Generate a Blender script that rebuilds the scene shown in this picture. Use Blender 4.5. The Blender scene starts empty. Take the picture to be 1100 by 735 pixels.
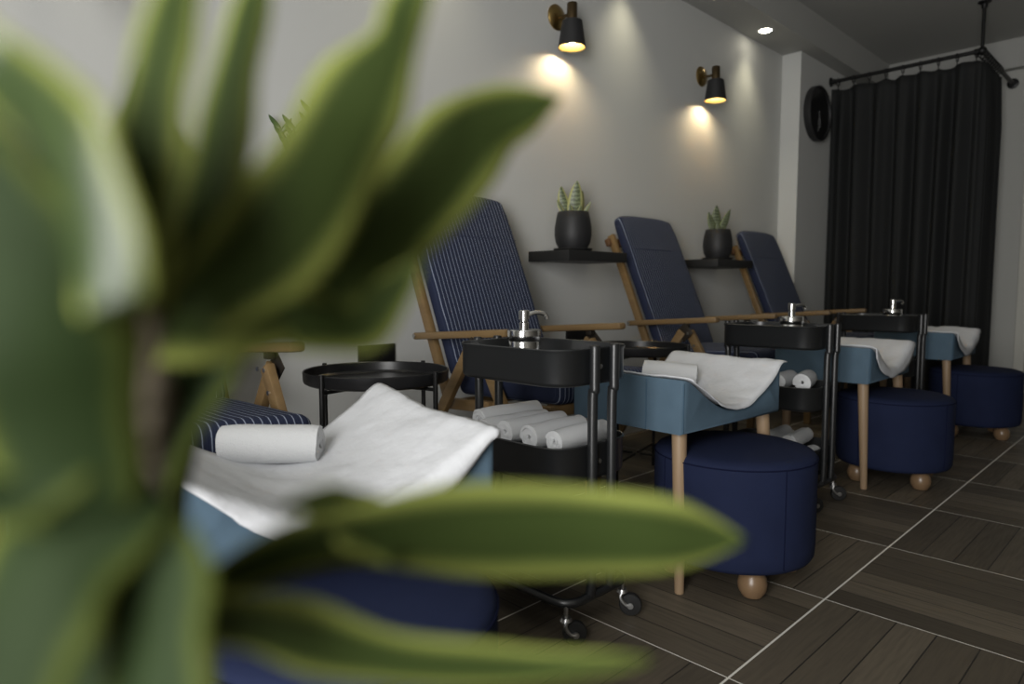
import bpy, bmesh, math, random
from mathutils import Vector as V, Matrix as M
random.seed(7)
PI = math.pi
S = bpy.context.scene
C = S.collection

# ------------------------------------------------------------------ materials
def mat(name, col, rough=.6, metal=0., bump=0., bscale=60., vary=0., vscale=8., emit=None, spec=None, sheen=0., coat=0.):
    m = bpy.data.materials.new(name); m.use_nodes = True
    nt = m.node_tree; b = nt.nodes['Principled BSDF']
    b.inputs['Base Color'].default_value = (*col, 1)
    b.inputs['Roughness'].default_value = rough
    b.inputs['Metallic'].default_value = metal
    if spec is not None: b.inputs['Specular IOR Level'].default_value = spec
    if sheen: b.inputs['Sheen Weight'].default_value = sheen
    if coat: b.inputs['Coat Weight'].default_value = coat
    if emit:
        b.inputs['Emission Color'].default_value = (*emit[0], 1)
        b.inputs['Emission Strength'].default_value = emit[1]
    tc = nt.nodes.new('ShaderNodeTexCoord')
    if vary:
        n = nt.nodes.new('ShaderNodeTexNoise'); n.inputs['Scale'].default_value = vscale; n.inputs['Detail'].default_value = 4
        nt.links.new(tc.outputs['Object'], n.inputs['Vector'])
        r = nt.nodes.new('ShaderNodeMix'); r.data_type = 'RGBA'
        r.inputs[6].default_value = (*[c*(1-vary) for c in col], 1); r.inputs[7].default_value = (*[min(1, c*(1+vary)) for c in col], 1)
        nt.links.new(n.outputs['Fac'], r.inputs[0]); nt.links.new(r.outputs[2], b.inputs['Base Color'])
    if bump:
        n2 = nt.nodes.new('ShaderNodeTexNoise'); n2.inputs['Scale'].default_value = bscale; n2.inputs['Detail'].default_value = 3
        nt.links.new(tc.outputs['Object'], n2.inputs['Vector'])
        bp = nt.nodes.new('ShaderNodeBump'); bp.inputs['Strength'].default_value = bump; bp.inputs['Distance'].default_value = .01
        nt.links.new(n2.outputs['Fac'], bp.inputs['Height']); nt.links.new(bp.outputs['Normal'], b.inputs['Normal'])
    return m

class NT:
    """small helper for math nodes"""
    def __init__(s, m): s.nt = m.node_tree; s.b = s.nt.nodes['Principled BSDF']
    def new(s, t, **k):
        n = s.nt.nodes.new(t)
        for a, v in k.items(): setattr(n, a, v)
        return n
    def put(s, v, sock):
        if isinstance(v, (int, float)): sock.default_value = v
        elif isinstance(v, tuple): sock.default_value = (*v, 1)
        else: s.nt.links.new(v, sock)
    def m(s, op, a, b=0., c=0.):
        n = s.new('ShaderNodeMath', operation=op)
        for i, v in enumerate((a, b, c)): s.put(v, n.inputs[i])
        return n.outputs[0]
    def mix(s, f, a, b):
        n = s.new('ShaderNodeMix', data_type='RGBA')
        s.put(f, n.inputs[0]); s.put(a, n.inputs[6]); s.put(b, n.inputs[7]); return n.outputs[2]
    def noise(s, vec, scale, detail=4):
        n = s.new('ShaderNodeTexNoise'); n.inputs['Scale'].default_value = scale; n.inputs['Detail'].default_value = detail
        s.put(vec, n.inputs['Vector']); return n.outputs['Fac']

def floor_mat():
    m = mat('dark_wood_tile', (.05, .045, .035), .5); k = NT(m)
    tc = k.new('ShaderNodeTexCoord'); sp = k.new('ShaderNodeSeparateXYZ'); k.put(tc.outputs['Object'], sp.inputs[0])
    u = k.m('DIVIDE', k.m('SUBTRACT', sp.outputs[0], 1.483), .6); v = k.m('DIVIDE', k.m('SUBTRACT', sp.outputs[1], .760), .6)
    iu, iv = k.m('FLOOR', u), k.m('FLOOR', v)
    fu, fv = k.m('SUBTRACT', u, iu), k.m('SUBTRACT', v, iv)
    par = k.m('FLOORED_MODULO', k.m('ADD', iu, iv), 2.)
    # odd tile: planks run along X (split in v); even: along Y (split in u)
    a = k.m('ADD', k.m('MULTIPLY', par, fv), k.m('MULTIPLY', k.m('SUBTRACT', 1., par), fu))
    l = k.m('ADD', k.m('MULTIPLY', par, u), k.m('MULTIPLY', k.m('SUBTRACT', 1., par), v))
    a6 = k.m('MULTIPLY', a, 6.); ip = k.m('FLOOR', a6); fp = k.m('SUBTRACT', a6, ip)
    joint = k.m('GREATER_THAN', k.m('ABSOLUTE', k.m('SUBTRACT', fp, .5)), .482)
    wn = k.new('ShaderNodeTexWhiteNoise', noise_dimensions='3D'); cv = k.new('ShaderNodeCombineXYZ')
    k.put(iu, cv.inputs[0]); k.put(iv, cv.inputs[1]); k.put(ip, cv.inputs[2]); k.put(cv.outputs[0], wn.inputs['Vector'])
    gv = k.new('ShaderNodeCombineXYZ'); k.put(k.m('MULTIPLY', l, 2.2), gv.inputs[0]); k.put(k.m('MULTIPLY', a6, 5.), gv.inputs[1])
    k.put(k.m('MULTIPLY', wn.outputs['Value'], 30.), gv.inputs[2])
    grain = k.noise(gv.outputs[0], 2.0, 3)
    base = k.mix(wn.outputs['Value'], (.058, .047, .033), (.128, .106, .076))
    base = k.mix(k.m('MULTIPLY', k.m('SUBTRACT', grain, .42), 1.1), base, (.040, .033, .025))
    base = k.mix(joint, base, (.018, .015, .012))
    gu = k.m('GREATER_THAN', k.m('ABSOLUTE', k.m('SUBTRACT', fu, .5)), .4970)
    gvv = k.m('GREATER_THAN', k.m('ABSOLUTE', k.m('SUBTRACT', fv, .5)), .4952)
    g = k.m('MAXIMUM', gu, gvv)
    base = k.mix(g, base, (.72, .70, .64))
    k.put(base, k.b.inputs['Base Color'])
    k.put(k.m('ADD', .42, k.m('MULTIPLY', grain, .25)), k.b.inputs['Roughness'])
    bp = k.new('ShaderNodeBump'); bp.inputs['Strength'].default_value = .25; bp.inputs['Distance'].default_value = .003
    k.put(k.m('SUBTRACT', k.m('MULTIPLY', grain, .5), k.m('MAXIMUM', joint, g)), bp.inputs['Height']); k.put(bp.outputs[0], k.b.inputs['Normal'])
    return m

def stripe_mat():
    m = mat('pinstripe_canvas', (.03, .04, .1), .9, spec=.15); k = NT(m)
    tc = k.new('ShaderNodeTexCoord'); sp = k.new('ShaderNodeSeparateXYZ'); k.put(tc.outputs['Object'], sp.inputs[0])
    x = k.m('ADD', sp.outputs[0], k.m('MULTIPLY', k.m('SUBTRACT', k.noise(tc.outputs['Object'], 5.), .5), .012))
    f = k.m('FRACT', k.m('DIVIDE', x, .0205))
    a = k.m('SMOOTH_MIN', 1., k.m('MULTIPLY', k.m('MAXIMUM', k.m('SUBTRACT', .085, k.m('ABSOLUTE', k.m('SUBTRACT', f, .5))), 0.), 18.), .1)
    f2 = k.m('FRACT', k.m('DIVIDE', x, .00683))
    b2 = k.m('MULTIPLY', k.m('GREATER_THAN', f2, .8), .03)
    n = k.noise(tc.outputs['Object'], 400., 2)
    a = k.m('MULTIPLY', a, k.m('ADD', .35, k.m('MULTIPLY', n, .9)))
    base = k.mix(n, (.016, .021, .046), (.026, .033, .066))
    base = k.mix(k.m('MAXIMUM', a, b2), base, (.38, .43, .55))
    k.put(base, k.b.inputs['Base Color'])
    return m

def wood_mat(name, c1, c2, rough=.45, scale=(60, 6, 60)):
    m = mat(name, c1, rough); k = NT(m)
    tc = k.new('ShaderNodeTexCoord'); mp = k.new('ShaderNodeMapping'); mp.inputs['Scale'].default_value = scale
    k.put(tc.outputs['Object'], mp.inputs['Vector']); n = k.noise(mp.outputs[0], 1., 5)
    k.put(k.mix(n, c1, c2), k.b.inputs['Base Color']); return m

def leaf_mat(name, mid, edge, lo=.5, hi=.72, trans=.35, rough=.35, band=0., spec=None):
    m = mat(name, mid, rough, spec=spec); k = NT(m)
    uv = k.new('ShaderNodeUVMap'); sp = k.new('ShaderNodeSeparateXYZ'); k.put(uv.outputs[0], sp.inputs[0])
    tc = k.new('ShaderNodeTexCoord')
    d = k.m('ABSOLUTE', k.m('SUBTRACT', k.m('MULTIPLY', sp.outputs[0], 2.), 1.))
    gv = k.new('ShaderNodeCombineXYZ'); k.put(k.m('MULTIPLY', sp.outputs[0], 9.), gv.inputs[0]); k.put(k.m('MULTIPLY', sp.outputs[1], 2.), gv.inputs[1])
    n = k.noise(gv.outputs[0], 2., 3)
    d2 = k.m('ADD', d, k.m('MULTIPLY', k.m('SUBTRACT', n, .5), .25))
    mr = k.new('ShaderNodeMapRange'); k.put(d2, mr.inputs[0]); mr.inputs[1].default_value = lo; mr.inputs[2].default_value = hi
    c = k.mix(n, mid, tuple(x*1.7 for x in mid))
    if band:
        w = k.m('SINE', k.m('ADD', k.m('MULTIPLY', sp.outputs[1], 55.), k.m('MULTIPLY', k.noise(tc.outputs['Object'], 60.), 9.)))
        c = k.mix(k.m('MULTIPLY', k.m('GREATER_THAN', w, .1), band), c, tuple(x*3.2+.03 for x in mid))
    c = k.mix(mr.outputs[0], c, edge)
    k.put(c, k.b.inputs['Base Color'])
    if trans:
        t = k.new('ShaderNodeBsdfTranslucent'); k.put(c, t.inputs[0])
        mx = k.new('ShaderNodeMixShader'); mx.inputs[0].default_value = trans
        out = k.nt.nodes['Material Output']
        k.nt.links.new(k.b.outputs[0], mx.inputs[1]); k.nt.links.new(t.outputs[0], mx.inputs[2]); k.nt.links.new(mx.outputs[0], out.inputs[0])
    return m

MT = dict(
    floor=floor_mat(), stripe=stripe_mat(),
    wall=mat('grey_wall_paint', (.60, .605, .585), .75, bump=.03, bscale=180),
    darkwall=mat('low_bounce_wall', (.16, .15, .13), .7, vary=.2, vscale=3),  # unseen right-hand wall, colour darkened to cut bounced light
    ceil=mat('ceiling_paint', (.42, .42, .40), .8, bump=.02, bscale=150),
    backwall=mat('back_wall_paint', (.46, .46, .43), .75, bump=.02, bscale=150),
    trimw=mat('door_trim_paint', (.55, .54, .48), .5),
    black=mat('black_powder_coat', (.010, .011, .012), .36, spec=.8),
    blackgloss=mat('black_metal_tray', (.012, .012, .013), .3),
    matte=mat('matte_black_ceramic', (.016, .016, .017), .55, bump=.03, bscale=120),
    shelf=mat('black_shelf_board', (.014, .014, .014), .5),
    rubber=mat('black_rubber', (.012, .012, .012), .45),
    steel=mat('polished_steel', (.75, .75, .74), .16, 1.),
    zinc=mat('zinc_plated_steel', (.55, .55, .55), .3, 1.),
    brass=mat('aged_brass', (.42, .29, .11), .3, 1.),
    dbrass=mat('dark_bronze', (.14, .10, .055), .38, 1.),
    gold=mat('gold_shade_lining', (.85, .58, .20), .4, .6),
    bulb=mat('lamp_bulb', (1, .9, .7), .5, emit=((1., .82, .52), 250.)),
    lens=mat('downlight_lens', (1, 1, 1), .5, emit=((1., .93, .75), 22.)),
    white=mat('white_paint', (.75, .75, .73), .5),
    teal=mat('teal_blue_velvet', (.078, .124, .168), .8, bump=.12, bscale=700, vary=.12, vscale=14, spec=.2),
    tealseam=mat('teal_seam_thread', (.045, .09, .135), .9),
    navy=mat('navy_velvet', (.011, .016, .043), .85, bump=.1, bscale=700, vary=.2, vscale=10, spec=.15),
    navyseam=mat('navy_seam_thread', (.007, .009, .026), .95, spec=.05),
    strseam=mat('cushion_seam_thread', (.015, .02, .06), .9),
    towel=mat('white_terry', (.64, .65, .66), .95, bump=.5, bscale=420),
    cloth=mat('white_cotton_cloth', (.56, .57, .59), .9, bump=.35, bscale=22),
    oak=wood_mat('oiled_oak', (.25, .165, .075), (.15, .09, .037), .4, (40, 5, 40)),
    dark_oak=wood_mat('aged_teak', (.17, .085, .04), (.09, .045, .02), .45, (40, 5, 40)),
    beech=wood_mat('pale_beech', (.34, .24, .145), (.25, .165, .10), .5, (50, 50, 5)),
    ball=wood_mat('varnished_ball', (.21, .135, .075), (.14, .085, .045), .3, (30, 30, 6)),
    bracket=mat('dark_bracket', (.06, .05, .04), .4, .7),
    curtain=mat('charcoal_curtain', (.024, .025, .025), .8, bump=.1, bscale=600, spec=.2),
    iron=mat('black_iron', (.010, .010, .010), .45, .3),
    soil=mat('potting_soil', (.03, .02, .012), .95, bump=.6, bscale=90),
    hand=mat('grey_clock_hand', (.32, .32, .32), .4, .5),
    clockface=mat('black_clock_face', (.012, .012, .012), .35),
    leaf=leaf_mat('variegated_dracaena_leaf', (.024, .036, .009), (.225, .255, .062), .56, .88, .25, .6, spec=.08),
    leafshade=leaf_mat('shaded_dracaena_leaf', (.012, .021, .006), (.085, .105, .020), .62, .95, .2, .6, spec=.08),  # left and inner leaves: shade of the thick foliage painted as darker colour
    gloss=leaf_mat('glossy_dracaena_leaf', (.020, .032, .009), (.18, .205, .045), .62, .88, .2, .34, spec=.4),
    snake=leaf_mat('snake_plant_leaf', (.064, .078, .036), (.50, .49, .20), .62, .74, .1, .4, .8),
    snake2=leaf_mat('green_snake_plant_leaf', (.062, .074, .040), (.22, .26, .10), .7, .86, .1, .4, .8),
    zz=leaf_mat('glossy_dark_leaf', (.030, .060, .018), (.05, .09, .025), .8, .95, .15, .3),
    stem=mat('green_stem', (.09, .11, .04), .6, vary=.3, vscale=30),
    bark=mat('grey_bark', (.11, .09, .06), .85, bump=.5, bscale=60),
    pot=mat('grey_planter', (.12, .12, .12), .6, bump=.05),
    alu=mat('window_aluminium', (.05, .05, .05), .4, .5),
)

# ------------------------------------------------------------------ mesh helpers
def obj(name, bm, m, parent=None, smooth=35, loc=None):
    bmesh.ops.recalc_face_normals(bm, faces=bm.faces[:])
    me = bpy.data.meshes.new(name); bm.to_mesh(me); bm.free()
    me.materials.append(MT[m] if isinstance(m, str) else m)
    if smooth:
        for p in me.polygons: p.use_smooth = True
        if smooth < 180: me.set_sharp_from_angle(angle=math.radians(smooth))
    o = bpy.data.objects.new(name, me); C.objects.link(o)
    if parent: o.parent = parent
    if loc: o.location = loc
    return o

def tag(o, label, cat, group=None, kind=None):
    o['label'] = label; o['category'] = cat
    if group: o['group'] = group
    if kind: o['kind'] = kind
    return o

def thing(name, label, cat, loc=(0, 0, 0), rotz=0, group=None):
    o = bpy.data.objects.new(name, None); C.objects.link(o); o.empty_display_size = .05
    o.location = loc; o.rotation_euler = (0, 0, rotz)
    return tag(o, label, cat, group)

def struct(name, bm, m, parent=None, smooth=0):
    o = obj(name, bm, m, parent, smooth)
    if not parent: o['kind'] = 'structure'
    return o

def dup(root, loc, label, rotz=None, group=None):
    r = root.copy(); C.objects.link(r); r.location = loc; r['label'] = label
    if rotz is not None: r.rotation_euler = (0, 0, rotz)
    if group: r['group'] = group
    for ch in list(root.children):
        c = ch.copy(); C.objects.link(c); c.parent = r
        for g in list(ch.children):
            d = g.copy(); C.objects.link(d); d.parent = c
    return r

def B(): return bmesh.new()

def box(bm, c, s, rot=None, bev=0., seg=2, taper=None):
    g = bmesh.ops.create_cube(bm, size=1.)
    vs = g['verts']
    for v in vs:
        v.co = V((v.co.x*s[0], v.co.y*s[1], v.co.z*s[2]))
        if taper and v.co.z < 0: v.co.x *= taper; v.co.y *= taper
    if bev:
        es = list({e for v in vs for e in v.link_edges})
        r = bmesh.ops.bevel(bm, geom=es, offset=bev, segments=seg, affect='EDGES', profile=.5)
        vs = list({v for f in r['faces'] for v in f.verts} | {v for v in vs if v.is_valid})
    mt = M.Translation(V(c)) @ (rot.to_4x4() if rot else M.Identity(4))
    for v in vs: v.co = mt @ v.co
    return vs

def bar(bm, a, b, w, h, bev=.003, up=V((0, 0, 1))):
    """a straight rectangular bar from a to b, w across, h along up"""
    a, b = V(a), V(b); d = (b-a); L = d.length; d.normalize()
    x = d.cross(up).normalized(); z = x.cross(d)
    rot = M((x, d, z)).transposed()
    return box(bm, (a+b)/2, (w, L, h), rot, bev)

def frames(pts, closed=False):
    pts = [V(p) for p in pts]; n = len(pts); T = []
    for i in range(n):
        a = pts[(i-1) % n] if (closed or i > 0) else pts[i]; b = pts[(i+1) % n] if (closed or i < n-1) else pts[i]
        T.append((b-a).normalized())
    up = V((0, 0, 1)) if abs(T[0].z) < .9 else V((1, 0, 0))
    N = [(up - T[0]*up.dot(T[0])).normalized()]
    for i in range(1, n):
        q = N[-1] - T[i]*N[-1].dot(T[i]); N.append(q.normalized() if q.length > 1e-6 else N[-1])
    return pts, T, N

def tube(bm, pts, r, seg=10, closed=False):
    pts, T, N = frames(pts, closed); R = r if isinstance(r, (list, tuple)) else [r]*len(pts)
    rings = []
    for p, t, nn, rr in zip(pts, T, N, R):
        bn = t.cross(nn)
        rings.append([bm.verts.new(p + (nn*math.cos(2*PI*j/seg) + bn*math.sin(2*PI*j/seg))*rr) for j in range(seg)])
    n = len(pts)
    for i in range(n if closed else n-1):
        a, b = rings[i], rings[(i+1) % n]
        for j in range(seg): bm.faces.new((a[j], a[(j+1) % seg], b[(j+1) % seg], b[j]))
    if not closed: bm.faces.new(rings[0][::-1]); bm.faces.new(rings[-1])

def curve(pts, n=6):
    """Catmull-Rom through pts"""
    P = [V(p) for p in pts]; P = [P[0]*2-P[1]] + P + [P[-1]*2-P[-2]]; out = []
    for i in range(1, len(P)-2):
        for k in range(n):
            t = k/n; a, b, c, d = P[i-1:i+3]
            out.append(.5*((2*b)+(c-a)*t+(2*a-5*b+4*c-d)*t*t+(3*b-a-3*c+d)*t**3))
    out.append(P[-2]); return out

def lathe(bm, prof, seg=32, mtx=None):
    rings = []; mtx = mtx or M.Identity(4)
    for r, z in prof:
        if r < 1e-6: rings.append([bm.verts.new(mtx @ V((0, 0, z)))])
        else: rings.append([bm.verts.new(mtx @ V((r*math.cos(2*PI*j/seg), r*math.sin(2*PI*j/seg), z))) for j in range(seg)])
    for a, b in zip(rings, rings[1:]):
        for j in range(seg):
            k = (j+1) % seg
            if len(a) == 1 and len(b) == 1: continue
            if len(a) == 1: bm.faces.new((a[0], b[j], b[k]))
            elif len(b) == 1: bm.faces.new((a[j], a[k], b[0]))
            else: bm.faces.new((a[j], a[k], b[k], b[j]))

def ball(bm, c, r, seg=16, sz=1.):
    lathe(bm, [(r*math.sin(PI*i/10) if 0 < i < 10 else 0, -r*math.cos(PI*i/10)*sz) for i in range(11)], seg, M.Translation(V(c)))

def rrect(hx, hy, r, n=8):
    out = []
    for cx, cy, a0 in ((hx-r, hy-r, 0), (-hx+r, hy-r, PI/2), (-hx+r, -hy+r, PI), (hx-r, -hy+r, 1.5*PI)):
        for i in range(n+1): a = a0 + PI/2*i/n; out.append((cx+r*math.cos(a), cy+r*math.sin(a)))
    return out

def loops(bm, L, cap0=True, cap1=True):
    rings = [[bm.verts.new(V(p)) for p in l] for l in L]; n = len(rings[0])
    for a, b in zip(rings, rings[1:]):
        for j in range(n): bm.faces.new((a[j], a[(j+1) % n], b[(j+1) % n], b[j]))
    if cap0: bm.faces.new(rings[0][::-1])
    if cap1: bm.faces.new(rings[-1])

def rot_to(d):
    """matrix whose local z looks along d"""
    return V(d).to_track_quat('Z', 'Y').to_matrix().to_4x4()

def grid(bm, nu, nv, fn, uv=False):
    vs = [[bm.verts.new(V(fn(i/(nu-1), j/(nv-1)))) for j in range(nv)] for i in range(nu)]
    lay = bm.loops.layers.uv.new('UVMap') if uv else None
    for i in range(nu-1):
        for j in range(nv-1):
            f = bm.faces.new((vs[i][j], vs[i+1][j], vs[i+1][j+1], vs[i][j+1]))
            if uv:
                for l, (a, b) in zip(f.loops, ((i, j), (i+1, j), (i+1, j+1), (i, j+1))):
                    l[lay].uv = (b/(nv-1), a/(nu-1))
    return vs

def solid(o, t, off=0):
    m = o.modifiers.new('thickness', 'SOLIDIFY'); m.thickness = t; m.offset = off; return o

def noise3(x, y, z=0):
    from mathutils import noise
    return noise.noise(V((x, y, z)))

# ------------------------------------------------------------------ the room
W, XB, CE, SO = 2.58, 7.53, 3.13, 2.885      # long wall Y, back wall X, ceiling and soffit heights
XF, YR = -1.5, -1.9                           # shop front X, right-hand wall Y
XP, YP = 5.70, 2.424                          # pilaster

b = B(); box(b, ((XF+XB)/2, (YR+W)/2, -.05), (XB-XF+.4, W-YR+.4, .1)); struct('floor', b, 'floor')
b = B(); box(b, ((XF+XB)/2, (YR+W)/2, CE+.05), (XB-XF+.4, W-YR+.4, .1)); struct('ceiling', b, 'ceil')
b = B(); box(b, ((XF+XB)/2, W+.06, CE/2), (XB-XF+.24, .12, CE)); struct('wall_left', b, 'wall')
b = B(); box(b, ((XF+XB)/2, YR-.06, CE/2), (XB-XF+.24, .12, CE)); struct('wall_right', b, 'darkwall')
# back wall with the doorway
DY0, DY1, DZ = .20, 1.10, 2.50
b = B()
box(b, (XB+.06, (DY1+W)/2, CE/2), (.12, W-DY1, CE)); box(b, (XB+.06, (YR+DY0)/2, CE/2), (.12, DY0-YR, CE))
box(b, (XB+.06, (DY0+DY1)/2, (DZ+CE)/2), (.12, DY1-DY0, CE-DZ)); struct('wall_back', b, 'backwall')
# shop front wall behind the camera with its wide window
WY0, WY1, WZ0, WZ1 = -.95, .45, .06, 2.75
b = B()
box(b, (XF-.06, (YR+W)/2, WZ0/2), (.12, W-YR, WZ0)); box(b, (XF-.06, (YR+W)/2, (WZ1+CE)/2), (.12, W-YR, CE-WZ1))
box(b, (XF-.06, (YR+WY0)/2, (WZ0+WZ1)/2), (.12, WY0-YR, WZ1-WZ0)); box(b, (XF-.06, (W+WY1)/2, (WZ0+WZ1)/2), (.12, W-WY1, WZ1-WZ0))
struct('wall_front', b, 'wall')
b = B()
for y in (WY0+.03, WY1-.03): box(b, (XF-.06, y, (WZ0+WZ1)/2), (.06, .06, WZ1-WZ0))
for z in (WZ0+.03, WZ1-.03): box(b, (XF-.06, (WY0+WY1)/2, z), (.06, WY1-WY0, .06))
struct('window_1', b, 'alu')
# soffit along the wall, pilaster, lintel
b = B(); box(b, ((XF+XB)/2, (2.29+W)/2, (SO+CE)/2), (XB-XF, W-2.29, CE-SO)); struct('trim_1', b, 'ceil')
b = B(); box(b, ((XP+XB)/2, (YP+W)/2, SO/2), (XB-XP, W-YP, SO)); struct('trim_2', b, 'wall')
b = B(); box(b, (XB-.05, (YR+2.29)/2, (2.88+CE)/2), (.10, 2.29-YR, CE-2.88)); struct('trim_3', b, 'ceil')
# door with casing
b = B()
for y in (DY0-.04, DY1+.04): box(b, (XB-.012, y, (DZ+.08)/2), (.024, .08, DZ+.08), bev=.004)
box(b, (XB-.012, (DY0+DY1)/2, DZ+.04), (.022, DY1-DY0, .08), bev=.004)
d = struct('door_1', b, 'trimw')
b = B(); box(b, (XB+.05, (DY0+DY1)/2, DZ/2), (.045, DY1-DY0-.01, DZ-.01), bev=.004)
obj('door_leaf', b, 'trimw', d, 0)
b = B(); tube(b, curve([(XB+.03, DY1-.07, 1.20), (XB-.03, DY1-.07, 1.21), (XB-.04, DY1-.07, 1.30), (XB-.03, DY1-.07, 1.40), (XB+.03, DY1-.07, 1.41)]), .010, 8)
obj('door_handle', b, 'steel', d)

# ------------------------------------------------------------------ lounge chairs
def make_chair():
    t = thing('lounge_chair', '', 'chair', (0, 1.95, 0), group='reclining lounge chairs along the wall')
    oy = 1.95
    P = lambda x, y, z: V((x, y-oy, z))
    # back line: cushion front face runs from (2.45, 1.365) down to (2.13, .60)
    top, bot = V((0, 2.462-oy, 1.395)), V((0, 2.125-oy, .60)); d = (top-bot).normalized(); nrm = V((0, d.z, -d.y))   # nrm points to the wall
    L = (top-bot).length; x = V((1, 0, 0)); rot = M((x, nrm, d)).transposed()
    b = B(); box(b, (0, 0, 0), (.585, .062, L), None, .026, 4)
    bmesh.ops.subdivide_edges(b, edges=[e for e in b.edges if e.calc_length() > .2], cuts=12, use_grid_fill=True)
    for v in b.verts:
        q = v.co.copy(); k = q.z/L+.5
        c = max(0., (k-.80)/.20); v.co.x *= 1 - .06*c*c*c
        v.co.z -= .018*(abs(q.x)/.29)**4*max(0, (k-.7)/.3)
        v.co.y += -.010*math.cos(PI*q.x/.6)*math.sin(PI*k) + .004*noise3(q.x*6, q.z*5)
    mt = M.Translation((top+bot)/2 + nrm*.031) @ rot.to_4x4()
    b.transform(mt); obj('backrest', b, 'stripe', t, 50)
    b = B(); zz = L/2-.235
    pts = [mt @ V((xx, -.0315-.010*math.cos(PI*xx/.6)*math.sin(PI*(zz/L+.5)), zz)) for xx in [i*.057-.285 for i in range(11)]]
    tube(b, pts, .0013, 6); obj('seam', b, 'strseam', t.children[0])
    # seat
    b = B(); f, r = V((0, 1.572-oy, .577)), V((0, 2.13-oy, .561)); sd = (r-f).normalized(); sn = V((0, -sd.z, sd.y)); rot2 = M((x, sd, sn)).transposed(); SL = (r-f).length
    box(b, (0, 0, 0), (.585, SL, .097), None, .034, 4)
    bmesh.ops.subdivide_edges(b, edges=[e for e in b.edges if e.calc_length() > .2], cuts=10, use_grid_fill=True)
    for v in b.verts:
        q = v.co.copy(); v.co.z += .012*math.cos(PI*q.x/.6)*(q.z > 0) + .004*noise3(q.x*6+3, q.y*6)
    b.transform(M.Translation((f+r)/2) @ rot2.to_4x4()); obj('seat', b, 'stripe', t, 50)
    # wooden frame of the back: two stiles and a cross rail
    for s in (-1, 1):
        b = B(); o2 = nrm*.082
        a1 = V((s*.305, 0, 0)) + bot + d*(L-.11) + o2; a0 = V((s*.305, 0, 0)) + bot - d*.10 + o2
        bar(b, a0, a1, .030, .042, .005, up=nrm); obj('stile', b, 'oak', t)
    b = B(); c = bot + d*(L-.150) + nrm*.100; bar(b, c+V((-.345, 0, 0)), c+V((.345, 0, 0)), .045, .03, .006, up=nrm); obj('top_rail', b, 'dark_oak', t)
    # seat frame
    for s in (-1, 1):
        b = B(); bar(b, P(s*.312, 2.15, .475), P(s*.312, 1.58, .508), .028, .045, .004); obj('side_rail', b, 'oak', t)
    b = B(); bar(b, P(-.298, 1.60, .508), P(.298, 1.60, .508), .03, .04, .004); obj('front_rail', b, 'oak', t)
    b = B(); bar(b, P(-.298, 2.10, .478), P(.298, 2.10, .478), .03, .04, .004); obj('rear_rail', b, 'oak', t)
    for s in (-1, 1):
        b = B(); a0, a1 = P(s*.345, 2.33, .745), P(s*.345, 1.765, .783); bar(b, a0, a1, .050, .030, .010)
        ar = obj('armrest', b, 'oak', t)
        b = B(); lathe(b, [(0, 0), (.009, 0), (.009, .006), (0, .006)], 12, M.Translation(a0.lerp(a1, .03)+V((s*.024, 0, 0))) @ rot_to((s, 0, 0))); obj('bolt', b, 'zinc', ar)
        # A-frame legs with hinge bracket under the arm
        ap = P(s*.345, 1.95, .715); xo = -s*.012
        b = B(); f0 = ap+V((xo, -.012, .0)); f1 = P(s*.345+xo, 1.80, .480)
        bar(b, f1, f0, .028, .046, .004, up=V((0, 1, 0))); lf = obj('arm_support', b, 'oak', t)
        b = B(); bar(b, P(s*.333, 1.90, .0), P(s*.333, 1.90, .515), .03, .045, .004, up=V((0, 1, 0))); obj('leg', b, 'oak', t)
        b = B(); g0 = ap+V((-xo*1.5, .012, 0)); g1 = P(s*.345-xo*1.5, 2.44, .0)
        bar(b, g1+V((0, 0, .012)), g0, .028, .046, .004, up=V((0, 1, 0))); lb = obj('leg', b, 'oak', t)
        b = B(); box(b, ap+V((s*.022, 0, -.005)), (.006, .075, .075), M.Rotation(PI/4, 3, 'X'), .002); box(b, ap+V((-s*.0, 0, .035)), (.022, .03, .03), None, .002)
        br = obj('hinge_bracket', b, 'bracket', t)
        for dy, dz in ((-.022, -.010), (.022, -.010), (-.048, -.075)):
            for q in (-1, 1):
                b = B(); lathe(b, [(0, 0), (.007, 0), (.007, .004), (0, .005)], 10, M.Translation(ap+V((q*(.025 if dz > -.05 else .014)+xo*(dz < -.05), dy, dz))) @ rot_to((q, 0, 0))); obj('bolt', b, 'zinc', br)
    b = B(); bar(b, P(-.33, 2.30, .235), P(.33, 2.30, .235), .03, .035, .004); obj('stretcher', b, 'oak', t)
    return t
CX0, CS = 2.065, 1.515
ch = make_chair()
CL = ['navy pinstriped wooden lounge chair mostly behind the big leaves, seat showing beside the white towel',
      'navy pinstriped wooden lounge chair with bright stripes behind the nearest trolley',
      'navy wooden lounge chair with faint stripes between the two wall shelves',
      'small dark navy lounge chair nearest the curtain, against the pilaster']
for i in range(4):
    loc = (CX0+(i-1)*CS, 1.95, 0)
    if i == 0: ch.location = loc; ch['label'] = CL[0]
    else: dup(ch, loc, CL[i])

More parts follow.
